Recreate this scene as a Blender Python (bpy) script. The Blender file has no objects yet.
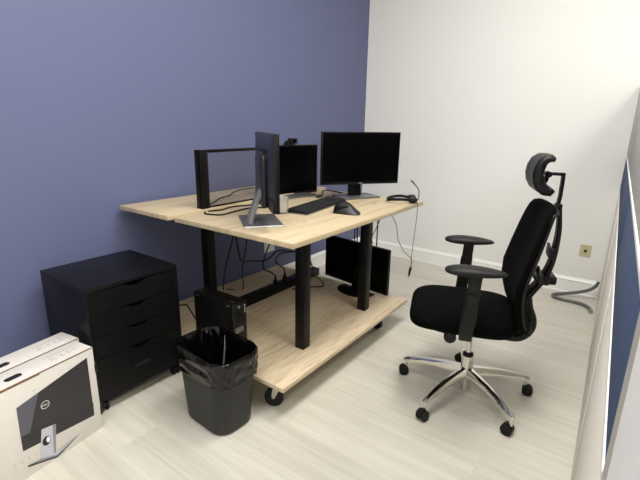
import bpy, bmesh, math, random
from mathutils import Vector, Matrix
random.seed(7)
C = bpy.context.scene.collection
PI = math.pi
R = math.radians

# ------------------------------------------------------------------ materials
def lin(c):
    def f(v):
        v /= 255.0
        return v / 12.92 if v <= 0.04045 else ((v + 0.055) / 1.055) ** 2.4
    return (f(c[0]), f(c[1]), f(c[2]), 1.0)

def mat(name, col, rough=0.5, metal=0.0, spec=0.5, noise=0.0, nscale=40.0, bump=0.0, bscale=200.0, stretch=(1, 1, 1), coat=0.0, sheen=0.0):
    m = bpy.data.materials.new(name); m.use_nodes = True
    nt = m.node_tree; b = nt.nodes['Principled BSDF']
    b.inputs['Base Color'].default_value = lin(col)
    b.inputs['Roughness'].default_value = rough
    b.inputs['Metallic'].default_value = metal
    b.inputs['Specular IOR Level'].default_value = spec
    b.inputs['Coat Weight'].default_value = coat
    b.inputs['Sheen Weight'].default_value = sheen
    if noise or bump:
        tc = nt.nodes.new('ShaderNodeTexCoord'); mp = nt.nodes.new('ShaderNodeMapping')
        mp.inputs['Scale'].default_value = stretch
        nt.links.new(tc.outputs['Object'], mp.inputs['Vector'])
    if noise:
        n = nt.nodes.new('ShaderNodeTexNoise'); n.inputs['Scale'].default_value = nscale; n.inputs['Detail'].default_value = 5
        r = nt.nodes.new('ShaderNodeValToRGB')
        lo = lin([max(0, v * (1 - noise)) for v in col]); hi = lin([min(255, v * (1 + noise)) for v in col])
        r.color_ramp.elements[0].position = 0.3; r.color_ramp.elements[1].position = 0.7
        r.color_ramp.elements[0].color = lo; r.color_ramp.elements[1].color = hi
        nt.links.new(mp.outputs['Vector'], n.inputs['Vector'])
        nt.links.new(n.outputs['Fac'], r.inputs['Fac']); nt.links.new(r.outputs['Color'], b.inputs['Base Color'])
    if bump:
        n2 = nt.nodes.new('ShaderNodeTexNoise'); n2.inputs['Scale'].default_value = bscale; n2.inputs['Detail'].default_value = 3
        bp = nt.nodes.new('ShaderNodeBump'); bp.inputs['Strength'].default_value = bump; bp.inputs['Distance'].default_value = 0.002
        nt.links.new(mp.outputs['Vector'], n2.inputs['Vector'])
        nt.links.new(n2.outputs['Fac'], bp.inputs['Height']); nt.links.new(bp.outputs['Normal'], b.inputs['Normal'])
    return m

KNOTS = [(0.415, -0.298, 0.007), (0.433, 0.376, 0.009), (-0.02, 0.31, 0.006)]
def wood_mat(name, c0, c1, c2, stretch, rough=0.5, knots=()):
    m = bpy.data.materials.new(name); m.use_nodes = True
    nt = m.node_tree; b = nt.nodes['Principled BSDF']; b.inputs['Roughness'].default_value = rough
    tc = nt.nodes.new('ShaderNodeTexCoord'); mp = nt.nodes.new('ShaderNodeMapping'); mp.inputs['Scale'].default_value = stretch
    n = nt.nodes.new('ShaderNodeTexNoise'); n.inputs['Scale'].default_value = 1.0; n.inputs['Detail'].default_value = 7; n.inputs['Roughness'].default_value = 0.6
    r = nt.nodes.new('ShaderNodeValToRGB'); e = r.color_ramp.elements
    e[0].position = 0.3; e[0].color = lin(c0); e[1].position = 0.72; e[1].color = lin(c2)
    x = e.new(0.5); x.color = lin(c1)
    L = nt.links.new
    L(tc.outputs['Object'], mp.inputs['Vector']); L(mp.outputs['Vector'], n.inputs['Vector']); L(n.outputs['Fac'], r.inputs['Fac'])
    col = r.outputs['Color']
    for kx, ky, kr in knots:                                   # small dark knots
        sub = nt.nodes.new('ShaderNodeVectorMath'); sub.operation = 'SUBTRACT'; sub.inputs[1].default_value = (kx, ky, 0)
        sc = nt.nodes.new('ShaderNodeVectorMath'); sc.operation = 'MULTIPLY'; sc.inputs[1].default_value = (1.0, 0.75, 0.0)
        ln_ = nt.nodes.new('ShaderNodeVectorMath'); ln_.operation = 'LENGTH'
        mr = nt.nodes.new('ShaderNodeMapRange'); mr.inputs['From Min'].default_value = kr * 0.6; mr.inputs['From Max'].default_value = kr * 1.4
        mx = nt.nodes.new('ShaderNodeMix'); mx.data_type = 'RGBA'; mx.inputs['A'].default_value = lin((132, 104, 72))
        L(tc.outputs['Object'], sub.inputs[0]); L(sub.outputs[0], sc.inputs[0]); L(sc.outputs[0], ln_.inputs[0]); L(ln_.outputs['Value'], mr.inputs['Value'])
        L(mr.outputs['Result'], mx.inputs['Factor']); L(col, mx.inputs['B']); col = mx.outputs['Result']
    L(col, b.inputs['Base Color'])
    return m

def floor_mat():
    m = bpy.data.materials.new('pale_plank_floor'); m.use_nodes = True
    nt = m.node_tree; b = nt.nodes['Principled BSDF']; L = nt.links.new
    b.inputs['Roughness'].default_value = 0.36; b.inputs['Specular IOR Level'].default_value = 0.45
    tc = nt.nodes.new('ShaderNodeTexCoord')
    br = nt.nodes.new('ShaderNodeTexBrick'); br.offset = 0.37
    br.inputs['Color1'].default_value = (0.25, 0.25, 0.25, 1); br.inputs['Color2'].default_value = (0.75, 0.75, 0.75, 1); br.inputs['Mortar'].default_value = (0, 0, 0, 1)
    br.inputs['Scale'].default_value = 1.0; br.inputs['Brick Width'].default_value = 1.22; br.inputs['Row Height'].default_value = 0.18; br.inputs['Mortar Size'].default_value = 0.0008
    L(tc.outputs['Object'], br.inputs['Vector'])
    # streaky grain along X, shifted per plank
    sep = nt.nodes.new('ShaderNodeVectorMath'); sep.operation = 'MULTIPLY'; sep.inputs[1].default_value = (1.3, 26.0, 1.0)
    L(tc.outputs['Object'], sep.inputs[0])
    sc = nt.nodes.new('ShaderNodeVectorMath'); sc.operation = 'SCALE'; sc.inputs['Scale'].default_value = 37.0
    L(br.outputs['Color'], sc.inputs[0])
    ad = nt.nodes.new('ShaderNodeVectorMath'); ad.operation = 'ADD'; L(sep.outputs[0], ad.inputs[0]); L(sc.outputs[0], ad.inputs[1])
    n = nt.nodes.new('ShaderNodeTexNoise'); n.inputs['Scale'].default_value = 1.0; n.inputs['Detail'].default_value = 8; n.inputs['Roughness'].default_value = 0.62; n.inputs['Distortion'].default_value = 0.4
    L(ad.outputs[0], n.inputs['Vector'])
    r = nt.nodes.new('ShaderNodeValToRGB'); e = r.color_ramp.elements
    e[0].position = 0.28; e[0].color = lin(FLOOR_LO); e[1].position = 0.68; e[1].color = lin(FLOOR_HI)
    L(n.outputs['Fac'], r.inputs['Fac'])
    # slight tone from plank to plank, thin dark joint
    mr = nt.nodes.new('ShaderNodeMapRange'); mr.inputs['From Min'].default_value = 0.25; mr.inputs['From Max'].default_value = 0.75; mr.inputs['To Min'].default_value = 0.94; mr.inputs['To Max'].default_value = 1.03
    L(br.outputs['Color'], mr.inputs['Value'])
    mx = nt.nodes.new('ShaderNodeMix'); mx.data_type = 'RGBA'; mx.blend_type = 'MULTIPLY'; mx.inputs['Factor'].default_value = 1.0
    L(r.outputs['Color'], mx.inputs['A']); L(mr.outputs['Result'], mx.inputs['B'])
    L(mx.outputs['Result'], b.inputs['Base Color'])
    bp = nt.nodes.new('ShaderNodeBump'); bp.inputs['Strength'].default_value = 0.12; bp.inputs['Distance'].default_value = 0.002
    L(n.outputs['Fac'], bp.inputs['Height']); L(bp.outputs['Normal'], b.inputs['Normal'])
    return m

FLOOR_LO = (189, 184, 170); FLOOR_HI = (211, 207, 195)
M = {}
M['floor'] = floor_mat()
M['blue_wall'] = mat('blue_wall_paint', (95, 101, 135), 0.62, bump=0.08, bscale=250)
M['white_wall'] = mat('white_wall_paint', (236, 235, 231), 0.65, bump=0.08, bscale=250)
M['ceiling'] = mat('ceiling_tile', (228, 226, 220), 0.8, noise=0.03, nscale=120)
M['trim'] = mat('white_gloss_trim', (245, 244, 240), 0.35)
M['ply'] = wood_mat('birch_plywood', (170, 152, 121), (186, 169, 138), (198, 182, 152), (26, 1.6, 8), 0.5, KNOTS)
M['ply_shelf'] = wood_mat('birch_plywood_shelf', (170, 151, 122), (203, 185, 155), (217, 201, 174), (95, 6, 30), 0.5)
M['steel_black'] = mat('black_powder_coat', (10, 10, 10), 0.42, spec=0.22, noise=0.05, nscale=60)
M['cab'] = mat('black_wood_veneer', (10, 10, 11), 0.42, spec=0.22, noise=0.12, nscale=3, stretch=(10, 10, 60))
M['cab_top'] = mat('black_wood_top', (9, 9, 13), 0.42, spec=0.25, noise=0.12, nscale=3, stretch=(60, 10, 10))
M['black_plastic'] = mat('black_plastic', (13, 13, 13), 0.45, spec=0.35, bump=0.05, bscale=400)
M['bin_plastic'] = mat('charcoal_bin_plastic', (36, 36, 35), 0.5, spec=0.35, bump=0.1, bscale=500)
M['soft_black'] = mat('soft_black_pad', (22, 22, 22), 0.55, spec=0.35, bump=0.1, bscale=500)
M['fabric'] = mat('black_mesh_fabric', (4, 4, 4), 0.9, noise=0.15, nscale=500, bump=0.3, bscale=900, spec=0.08)
M['chrome'] = mat('polished_chrome', (214, 212, 206), 0.1, metal=1.0)
M['steel'] = mat('zinc_steel', (170, 170, 165), 0.35, metal=0.9)
M['silver'] = mat('silver_plastic', (150, 150, 151), 0.32, metal=0.7)
M['grey_base'] = mat('dark_silver_base', (112, 112, 113), 0.33, metal=0.55)
M['screen'] = mat('black_glass_screen', (3, 3, 4), 0.25, spec=0.08)
M['mon_rear'] = mat('monitor_rear_plastic', (27, 29, 38), 0.4)
M['bezel'] = mat('black_bezel', (7, 7, 7), 0.4, spec=0.25)
M['liner'] = mat('black_bag_film', (5, 5, 5), 0.16, spec=0.42, bump=1.0, bscale=30)
M['rubber'] = mat('black_rubber', (12, 12, 12), 0.6, spec=0.3)
M['card_white'] = mat('white_printed_card', (212, 207, 201), 0.55, noise=0.012, nscale=60)
M['card_raw'] = mat('brown_card_edge', (120, 92, 70), 0.8, noise=0.08, nscale=80)
M['ink_dark'] = mat('printed_dark_panel', (46, 43, 46), 0.5)
M['ink_band'] = mat('printed_darker_band', (40, 38, 41), 0.5)
M['ink_shine'] = mat('printed_sheen', (84, 83, 93), 0.5)
M['ink_silver'] = mat('printed_silver', (184, 186, 194), 0.5)
M['ink_silver_dark'] = mat('printed_silver_dark', (132, 134, 144), 0.5)
M['ink_black'] = mat('printed_black', (24, 23, 25), 0.5)
M['ink_grey'] = mat('printed_pale_grey', (176, 172, 166), 0.5)
M['ink_white'] = mat('printed_white', (226, 226, 228), 0.5)
M['white_plastic'] = mat('white_plate', (226, 224, 216), 0.4)
M['almond'] = mat('almond_plate', (196, 186, 150), 0.4)
M['cable'] = mat('black_cable', (9, 9, 9), 0.5, spec=0.3)
M['cable_grey'] = mat('grey_cable', (96, 94, 90), 0.5)
M['cable_red'] = mat('red_cable', (170, 62, 44), 0.5)
M['conduit'] = mat('grey_hose', (92, 93, 92), 0.45, bump=0.2, bscale=150)
M['panel_cream'] = mat('cream_panel_fabric', (232, 227, 214), 0.75, noise=0.035, nscale=30, stretch=(6, 6, 1), bump=0.15, bscale=500)
M['panel_blue'] = mat('blue_panel_fabric', (54, 73, 108), 0.9, noise=0.06, nscale=300, bump=0.2, bscale=700)
M['panel_grey'] = mat('pale_grey_panel_fabric', (196, 194, 190), 0.85, noise=0.02, nscale=200)
M['panel_frame'] = mat('grey_panel_frame', (170, 168, 158), 0.5)
M['panel_white'] = mat('white_panel_trim', (228, 226, 220), 0.4)
M['panel_pale'] = mat('pale_lilac_panel', (226, 223, 220), 0.7, noise=0.015, nscale=300)
M['keys'] = mat('black_keycaps', (36, 36, 37), 0.5, spec=0.3)
M['mouse'] = mat('graphite_mouse', (24, 24, 24), 0.42, spec=0.4)

def mesh_net_mat():
    m = bpy.data.materials.new('black_wire_net'); m.use_nodes = True
    nt = m.node_tree; L = nt.links.new; b = nt.nodes['Principled BSDF']; out = nt.nodes['Material Output']
    b.inputs['Base Color'].default_value = lin((70, 70, 74)); b.inputs['Roughness'].default_value = 0.5
    tc = nt.nodes.new('ShaderNodeTexCoord'); sp = nt.nodes.new('ShaderNodeSeparateXYZ'); L(tc.outputs['Object'], sp.inputs[0])
    def stripe(sock):
        a = nt.nodes.new('ShaderNodeMath'); a.operation = 'MULTIPLY'; a.inputs[1].default_value = 230.0; L(sock, a.inputs[0])
        f = nt.nodes.new('ShaderNodeMath'); f.operation = 'FRACT'; L(a.outputs[0], f.inputs[0])
        g = nt.nodes.new('ShaderNodeMath'); g.operation = 'LESS_THAN'; g.inputs[1].default_value = 0.14; L(f.outputs[0], g.inputs[0])
        return g.outputs[0]
    mx = nt.nodes.new('ShaderNodeMath'); mx.operation = 'MAXIMUM'; L(stripe(sp.outputs['Y']), mx.inputs[0]); L(stripe(sp.outputs['Z']), mx.inputs[1])
    tr = nt.nodes.new('ShaderNodeBsdfTransparent'); ms = nt.nodes.new('ShaderNodeMixShader')
    L(mx.outputs[0], ms.inputs['Fac']); L(tr.outputs[0], ms.inputs[1]); L(b.outputs[0], ms.inputs[2]); L(ms.outputs[0], out.inputs['Surface'])
    return m
M['net'] = mesh_net_mat()
def clear_mat():
    m = bpy.data.materials.new('clear_plastic'); m.use_nodes = True
    b = m.node_tree.nodes['Principled BSDF']
    b.inputs['Base Color'].default_value = (0.93, 0.93, 0.93, 1); b.inputs['Roughness'].default_value = 0.25
    b.inputs['Transmission Weight'].default_value = 0.85; b.inputs['IOR'].default_value = 1.15
    return m
M['clear'] = clear_mat()

# ------------------------------------------------------------------ mesh helpers
def BM():
    return bmesh.new()

def box(bm, x0, x1, y0, y1, z0, z1, bev=0.0, seg=2, mtx=None, mi=0):
    r = bmesh.ops.create_cube(bm, size=1.0)
    vs = r['verts']
    for v in vs:
        v.co = Vector(((x0 + x1) / 2 + v.co.x * (x1 - x0), (y0 + y1) / 2 + v.co.y * (y1 - y0), (z0 + z1) / 2 + v.co.z * (z1 - z0)))
    faces = set(f for v in vs for f in v.link_faces)
    allv = set(vs)
    if bev:
        es = list(set(e for v in vs for e in v.link_edges))
        res = bmesh.ops.bevel(bm, geom=es, offset=bev, segments=seg, profile=0.5, affect='EDGES')
        faces = set(f for f in faces if f.is_valid) | set(res['faces'])
        allv = set(v for f in faces for v in f.verts)
    for f in faces: f.material_index = mi
    if mtx is not None:
        for v in allv: v.co = mtx @ v.co
    return bm

def loft(bm, rings, closed=True, cap=True, mi=0):
    """rings: list of lists of points (same count)"""
    vr = [[bm.verts.new(p) for p in ring] for ring in rings]
    n = len(vr[0])
    for a, b in zip(vr[:-1], vr[1:]):
        for i in range(n if closed else n - 1):
            j = (i + 1) % n
            f = bm.faces.new((a[i], a[j], b[j], b[i])); f.material_index = mi
    if cap:
        f = bm.faces.new(list(reversed(vr[0]))); f.material_index = mi
        f = bm.faces.new(vr[-1]); f.material_index = mi
    return vr

def frame_at(t, up=Vector((0, 0, 1))):
    t = t.normalized()
    if abs(t.dot(up)) > 0.95: up = Vector((0, 1, 0)) if abs(t.y) < 0.9 else Vector((1, 0, 0))
    a = t.cross(up).normalized(); b = a.cross(t).normalized()
    return a, b

def spline(pts, sub=6):
    P = [Vector(p) for p in pts]
    if len(P) < 3: return P
    out = []
    Q = [P[0] * 2 - P[1]] + P + [P[-1] * 2 - P[-2]]
    for i in range(1, len(Q) - 2):
        p0, p1, p2, p3 = Q[i - 1], Q[i], Q[i + 1], Q[i + 2]
        for k in range(sub):
            t = k / sub
            out.append(0.5 * ((2 * p1) + (p2 - p0) * t + (2 * p0 - 5 * p1 + 4 * p2 - p3) * t * t + (3 * p1 - p0 - 3 * p2 + p3) * t ** 3))
    out.append(P[-1])
    return out

def tube(bm, pts, r, n=8, smooth=0, rx=None, mi=0, up=(0, 0, 1)):
    """sweep a circle (or ellipse r x rx) along a polyline; r may be a list"""
    P = spline(pts, smooth) if smooth else [Vector(p) for p in pts]
    rings = []
    rr = r if isinstance(r, (list, tuple)) else None
    pa = None
    for i, p in enumerate(P):
        t = (P[min(i + 1, len(P) - 1)] - P[max(i - 1, 0)])
        if pa is None:
            a, b = frame_at(t, Vector(up))
        else:
            tt = t.normalized(); a = (pa - tt * pa.dot(tt)).normalized(); b = a.cross(tt).normalized()
        pa = a
        if rr:
            u = i / (len(P) - 1) * (len(rr) - 1); k = min(int(u), len(rr) - 2); rad = rr[k] + (rr[k + 1] - rr[k]) * (u - k)
        else: rad = r
        ra = rad; rb = rad if rx is None else rx * (rad / (rr[0] if rr else r))
        rings.append([p + a * ra * math.cos(2 * PI * q / n) + b * rb * math.sin(2 * PI * q / n) for q in range(n)])
    loft(bm, rings, mi=mi)
    return bm

def flatbar(bm, pts, w, t, wdir, smooth=0, bev=0.0):
    """rectangular section swept: width w along fixed wdir, thickness t across"""
    P = spline(pts, smooth) if smooth else [Vector(p) for p in pts]
    wd = Vector(wdir).normalized(); rings = []
    N = len(P)
    for i, p in enumerate(P):
        tg = (P[min(i + 1, N - 1)] - P[max(i - 1, 0)]).normalized()
        nd = tg.cross(wd).normalized()
        ww = w if not isinstance(w, (list, tuple)) else w[0] + (w[1] - w[0]) * i / (N - 1)
        th = t if not isinstance(t, (list, tuple)) else t[0] + (t[1] - t[0]) * i / (N - 1)
        c = min(ww, th) * 0.25
        ring = []
        for sx, sy, ex, ey in ((1, 1, 0, -1), (1, 1, -1, 0), (-1, 1, 1, 0), (-1, 1, 0, -1), (-1, -1, 0, 1), (-1, -1, 1, 0), (1, -1, -1, 0), (1, -1, 0, 1)):
            ring.append(p + wd * (sx * ww / 2 + ex * c) + nd * (sy * th / 2 + ey * c))
        rings.append(ring)
    loft(bm, rings)
    return bm

def lathe(bm, prof, n=24, mtx=None, cap=True, mi=0):
    rings = [[Vector((r * math.cos(2 * PI * k / n), r * math.sin(2 * PI * k / n), z)) for k in range(n)] for r, z in prof]
    if mtx is not None: rings = [[mtx @ p for p in ring] for ring in rings]
    loft(bm, rings, cap=cap, mi=mi)
    return bm

def superell(bm, c, a, b, h, ep=4.0, ev=2.6, nu=48, nv=20, fn=None):
    def sgnpow(v, e): return math.copysign(abs(v) ** e, v)
    rings = []
    for j in range(1, nv):
        ph = -PI / 2 + PI * j / nv
        cz = sgnpow(math.sin(ph), 2 / ev); cr = abs(math.cos(ph)) ** (2 / ev)
        ring = []
        for i in range(nu):
            th = 2 * PI * i / nu
            p = Vector((a * cr * sgnpow(math.cos(th), 2 / ep), b * cr * sgnpow(math.sin(th), 2 / ep), h * cz))
            if fn: p = fn(p)
            ring.append(Vector(c) + p)
        rings.append(ring)
    loft(bm, rings)
    return bm

def rrect(hx, hy, r, n=6, cx=0, cy=0):
    out = []
    for (sx, sy, a0) in ((1, 1, 0), (-1, 1, 90), (-1, -1, 180), (1, -1, 270)):
        for k in range(n + 1):
            a = R(a0 + 90 * k / n)
            out.append((cx + sx * (hx - r) + r * math.cos(a), cy + sy * (hy - r) + r * math.sin(a)))
    return out

def prism(bm, poly, z0, z1, mtx=None, mi=0):
    rings = [[Vector((x, y, z)) for x, y in poly] for z in (z0, z1)]
    if mtx is not None: rings = [[mtx @ p for p in ring] for ring in rings]
    loft(bm, rings, mi=mi)
    return bm

def obj(name, bm, m, parent=None, loc=None, angle=35):
    bmesh.ops.recalc_face_normals(bm, faces=bm.faces[:])
    me = bpy.data.meshes.new(name); bm.to_mesh(me); bm.free()
    for x in (m if isinstance(m, (list, tuple)) else [m]): me.materials.append(x)
    for p in me.polygons: p.use_smooth = True
    me.set_sharp_from_angle(angle=R(angle))
    o = bpy.data.objects.new(name, me); C.objects.link(o)
    if parent: o.parent = parent
    elif loc is not None:
        me.transform(Matrix.Translation(-Vector(loc))); o.location = loc
    return o

def tag(o, label, cat, group=None):
    o['label'] = label; o['category'] = cat
    if group: o['group'] = group
    return o

def thing(name, label, cat, loc=(0, 0, 0), rz=0.0, group=None):
    o = bpy.data.objects.new(name, None); C.objects.link(o)
    o.location = loc; o.rotation_euler = (0, 0, rz); o.empty_display_size = 0.1
    return tag(o, label, cat, group)

def struct(name, bm, m):
    o = obj(name, bm, m); o['kind'] = 'structure'; return o

def copy_part(o, parent, loc=None, rz=None):
    c = o.copy(); C.objects.link(c); c.parent = parent
    if loc is not None: c.location = loc
    if rz is not None: c.rotation_euler = (0, 0, rz)
    for ch in list(o.children):
        d = ch.copy(); C.objects.link(d); d.parent = c
    return c

def badge(bm, mtx, s, mi=0, th=0.0006):
    """round ring badge with four slanted capitals D E L L; s = outer radius"""
    n = 28
    ring_o = [(s * math.cos(2 * PI * k / n), s * math.sin(2 * PI * k / n)) for k in range(n)]
    ring_i = [(0.86 * x, 0.86 * y) for x, y in ring_o]
    vo = [bm.verts.new(mtx @ Vector((x, y, th))) for x, y in ring_o]; vi = [bm.verts.new(mtx @ Vector((x, y, th))) for x, y in ring_i]
    for k in range(n):
        j = (k + 1) % n; f = bm.faces.new((vo[k], vo[j], vi[j], vi[k])); f.material_index = mi
    letters(bm, mtx, s * 0.36, mi, th)

def letters(bm, mtx, h, mi=0, th=0.0006):
    w = h * 0.95; t = h * 0.24
    def quad(pts):
        f = bm.faces.new([bm.verts.new(mtx @ Vector((x, y, th))) for x, y in pts]); f.material_index = mi
    def rect(x0, y0, x1, y1): quad(((x0, y0), (x1, y0), (x1, y1), (x0, y1)))
    x = -1.95 * w
    # D
    rect(x, -h / 2, x + t, h / 2)
    arc = [(x + t + (w - 2 * t) * math.sin(a), 0.5 * h * math.cos(a)) for a in [PI * k / 8 for k in range(9)]]
    arci = [(x + t + (w - 2 * t - t * 0.8) * math.sin(a), (0.5 * h - t) * math.cos(a)) for a in [PI * k / 8 for k in range(9)]]
    for k in range(8): quad((arc[k], arc[k + 1], arci[k + 1], arci[k]))
    # E, tilted
    cx = x + 1.45 * w; ca, sa = math.cos(R(-32)), math.sin(R(-32))
    def rr(x0, y0, x1, y1):
        quad([(cx + px * ca - py * sa, px * sa + py * ca) for px, py in ((x0, y0), (x1, y0), (x1, y1), (x0, y1))])
    rr(-w * .42, -h / 2, -w * .42 + t, h / 2)
    for yy in (-h / 2, -t / 2, h / 2 - t): rr(-w * .42 + t, yy, w * .42, yy + t)
    # L L
    for k in (2.05, 3.05):
        xx = x + k * w
        rect(xx, -h / 2, xx + t, h / 2); rect(xx + t, -h / 2, xx + w * .82, -h / 2 + t)

# ------------------------------------------------------------------ camera
fw = Vector((-0.56576944, 0.78194633, -0.26165793)); rt = Vector((0.80742857, 0.58973406, 0.01651767)); dn = Vector((0.16722452, -0.2019249, -0.96501932))
cd = bpy.data.cameras.new('camera'); cam = bpy.data.objects.new('camera', cd); C.objects.link(cam)
cd.sensor_fit = 'HORIZONTAL'; cd.sensor_width = 36.0; cd.lens = 426.721 / 640 * 36.0; cd.clip_start = 0.02; cd.clip_end = 50
mw = Matrix((rt, -dn, -fw)).transposed().to_4x4(); mw.translation = Vector((2.30472, 0, 1.32))
cam.matrix_world = mw
bpy.context.scene.camera = cam

# ------------------------------------------------------------------ room
YW = 3.933; XR = 5.4; YB = -2.6; ZC = 3.25
b = BM(); box(b, -0.15, XR, YB, YW + 0.15, -0.1, 0); struct('floor', b, M['floor'])
b = BM(); box(b, -0.15, XR, YB, YW + 0.15, ZC, ZC + 0.1); struct('ceiling', b, M['ceiling'])
b = BM(); box(b, -0.15, 0, YB, YW, 0, ZC); struct('wall_left', b, M['blue_wall'])
b = BM(); box(b, -0.15, XR, YW, YW + 0.15, 0, ZC); struct('wall_far', b, M['white_wall'])
b = BM(); box(b, XR, XR + 0.15, YB, YW + 0.15, 0, ZC); struct('wall_right', b, M['white_wall'])
b = BM(); box(b, -0.15, XR + 0.15, YB - 0.15, YB, 0, ZC); struct('wall_back', b, M['white_wall'])
prof = [(0, 0), (0.016, 0), (0.016, 0.006), (0.013, 0.010), (0.013, 0.102), (0.0165, 0.106), (0.0165, 0.114), (0.010, 0.122), (0.006, 0.134), (0, 0.136)]
b = BM(); loft(b, [[Vector((p, y, z)) for p, z in prof] for y in (YB, YW - 0.0)]); struct('baseboard_left', b, M['trim'])
b = BM(); loft(b, [[Vector((x, YW - p, z)) for p, z in prof] for x in (0.0, XR)]); struct('baseboard_far', b, M['trim'])

# ------------------------------------------------------------------ wall plates
def plate(name, label, loc, rz, w, h, m, jack):
    t = thing(name, label, 'outlet', loc, rz)          # local -Y faces the room
    b = BM(); prism(b, rrect(w / 2, h / 2, 0.006), -0.0005, 0.006, Matrix.Rotation(R(90), 4, 'X')); obj('cover_plate', b, m, t)
    if jack:
        b = BM(); lathe(b, [(0.0105, 0.0061), (0.0105, 0.010), (0.006, 0.0105)], 16, Matrix.Rotation(R(90), 4, 'X')); obj('jack', b, M['black_plastic'], t)
        for s in (-1, 1):
            b = BM(); lathe(b, [(0.003, 0.0055), (0.003, 0.0075), (0.001, 0.008)], 10, Matrix.Translation((0, 0, s * h * 0.36)) @ Matrix.Rotation(R(90), 4, 'X')); obj('screw', b, M['steel'], t)
    else:
        for s in (-1, 1):
            b = BM(); prism(b, rrect(0.017, 0.014, 0.008, cy=s * 0.02), 0.0061, 0.0075, Matrix.Rotation(R(90), 4, 'X')); obj('socket', b, M['white_plastic'], t)
    return t
plate('wall_outlet', 'almond wall jack plate with a dark round socket on the white wall', (2.101, YW, 0.372), 0, 0.078, 0.095, M['almond'], True)
plate('wall_outlet', 'white socket plate low on the blue wall behind the table', (0, 2.475, 0.362), R(90), 0.12, 0.115, M['white_plastic'], False)

# ------------------------------------------------------------------ table
S = 0.173; T = 0.855
tb = thing('plywood_table', 'rolling plywood table with black square legs, lower shelf and casters', 'table', (0.62, 1.92, 0))
def tloc(bm): bmesh.ops.translate(bm, verts=bm.verts[:], vec=(-0.62, -1.92, 0)); return bm
b = BM(); box(b, 0.474, 1.252, 1.272, 2.578, T - 0.024, T, 0.002); obj('tabletop_board', tloc(b), M['ply'], tb)
b = BM(); box(b, 0.03, 0.471, 1.236, 2.60, T - 0.012, T + 0.012, 0.002); obj('tabletop_board', tloc(b), M['ply'], tb)
b = BM(); box(b, 0.02, 1.203, 1.26, 2.56, S - 0.022, S, 0.002); obj('lower_shelf', tloc(b), M['ply_shelf'], tb)
for (x, y) in ((1.035, 1.612), (1.042, 2.232), (0.305, 1.612), (0.305, 2.545)):
    b = BM(); box(b, x - 0.029, x + 0.029, y - 0.029, min(y + 0.029, 2.56), S, T - 0.024 if x > 0.5 else T - 0.012, 0.004)
    obj('leg', tloc(b), M['steel_black'], tb)
def caster(x, y, ang):
    mt = Matrix.Translation((x, y, 0)) @ Matrix.Rotation(ang, 4, 'Z')
    b = BM(); box(b, -0.035, 0.035, -0.03, 0.03, S - 0.027, S - 0.022, 0.001, mtx=mt)
    lathe(b, [(0.022, 0.126), (0.024, 0.14), (0.024, 0.146)], 16, mt)
    for s in (-1, 1):
        prism(b, [(-0.028, 0.128), (0.010, 0.128), (0.021, 0.080), (0.022, 0.050), (0.010, 0.046), (-0.004, 0.075)], 0.0175 * s - 0.0015, 0.0175 * s + 0.0015, mt @ Matrix.Rotation(R(90), 4, 'X'))
    c = obj('caster', tloc(b), M['steel'], tb); c['label'] = 'zinc plated fork'
    b = BM(); lathe(b, [(0.012, -0.0145), (0.030, -0.013), (0.034, -0.011), (0.046, -0.010), (0.0475, 0), (0.046, 0.010), (0.034, 0.011), (0.030, 0.013), (0.012, 0.0145)], 32, mt @ Matrix.Translation((0.016, 0, 0.0478)) @ Matrix.Rotation(R(90), 4, 'X'))
    obj('wheel', tloc(b), M['rubber'], c)
caster(1.10, 1.335, R(205)); caster(1.10, 2.345, R(160)); caster(0.12, 1.36, R(190)); caster(0.12, 2.45, R(180))
b = BM()
for x0, x1 in ((0.776, 0.797), (0.955, 0.955)):
    tube(b, [(x0, 2.535, T - 0.03), (x0, 2.535, 0.42)], 0.0045, 8)
    if x1 != x0: tube(b, [(x1, 2.535, T - 0.03), (x1, 2.535, 0.42)], 0.0045, 8)
tube(b, [(0.77, 2.535, 0.42), (0.96, 2.535, 0.42)], 0.0045, 8)
box(b, 0.76, 0.97, 2.515, 2.555, T - 0.03, T - 0.0242, 0.001)
obj('hanging_bracket', tloc(b), M['steel_black'], tb)

# ------------------------------------------------------------------ drawer cabinet
cb = thing('drawer_cabinet', 'black five drawer cabinet on casters beside the blue wall', 'cabinet', (0.295, 1.01, 0), 0)
X0, X1, Y0, Y1, Z0, Z1 = -0.215, 0.215, -0.23, 0.23, 0.055, 0.62
b = BM()
box(b, X0, X1, Y0, Y0 + 0.016, Z0, Z1 - 0.018, 0.0012); box(b, X0, X1, Y1 - 0.016, Y1, Z0, Z1 - 0.018, 0.0012)
box(b, X0, X1 - 0.02, Y0 + 0.016, Y1 - 0.016, Z0, Z0 + 0.016, 0.001); box(b, X0, X0 + 0.012, Y0 + 0.016, Y1 - 0.016, Z0 + 0.016, Z1 - 0.018)
obj('carcass', b, M['cab'], cb)
b = BM(); box(b, X0, X1, Y0, Y1, Z1 - 0.018, Z1, 0.0015); obj('cabinet_top', b, M['cab_top'], cb)
zb = Z0 + 0.012; zt = Z1 - 0.02; hu = (zt - zb) / 5
spans = [(zb, zb + 2 * hu), (zb + 2 * hu, zb + 3 * hu), (zb + 3 * hu, zb + 4 * hu), (zb + 4 * hu, zt)]
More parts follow.
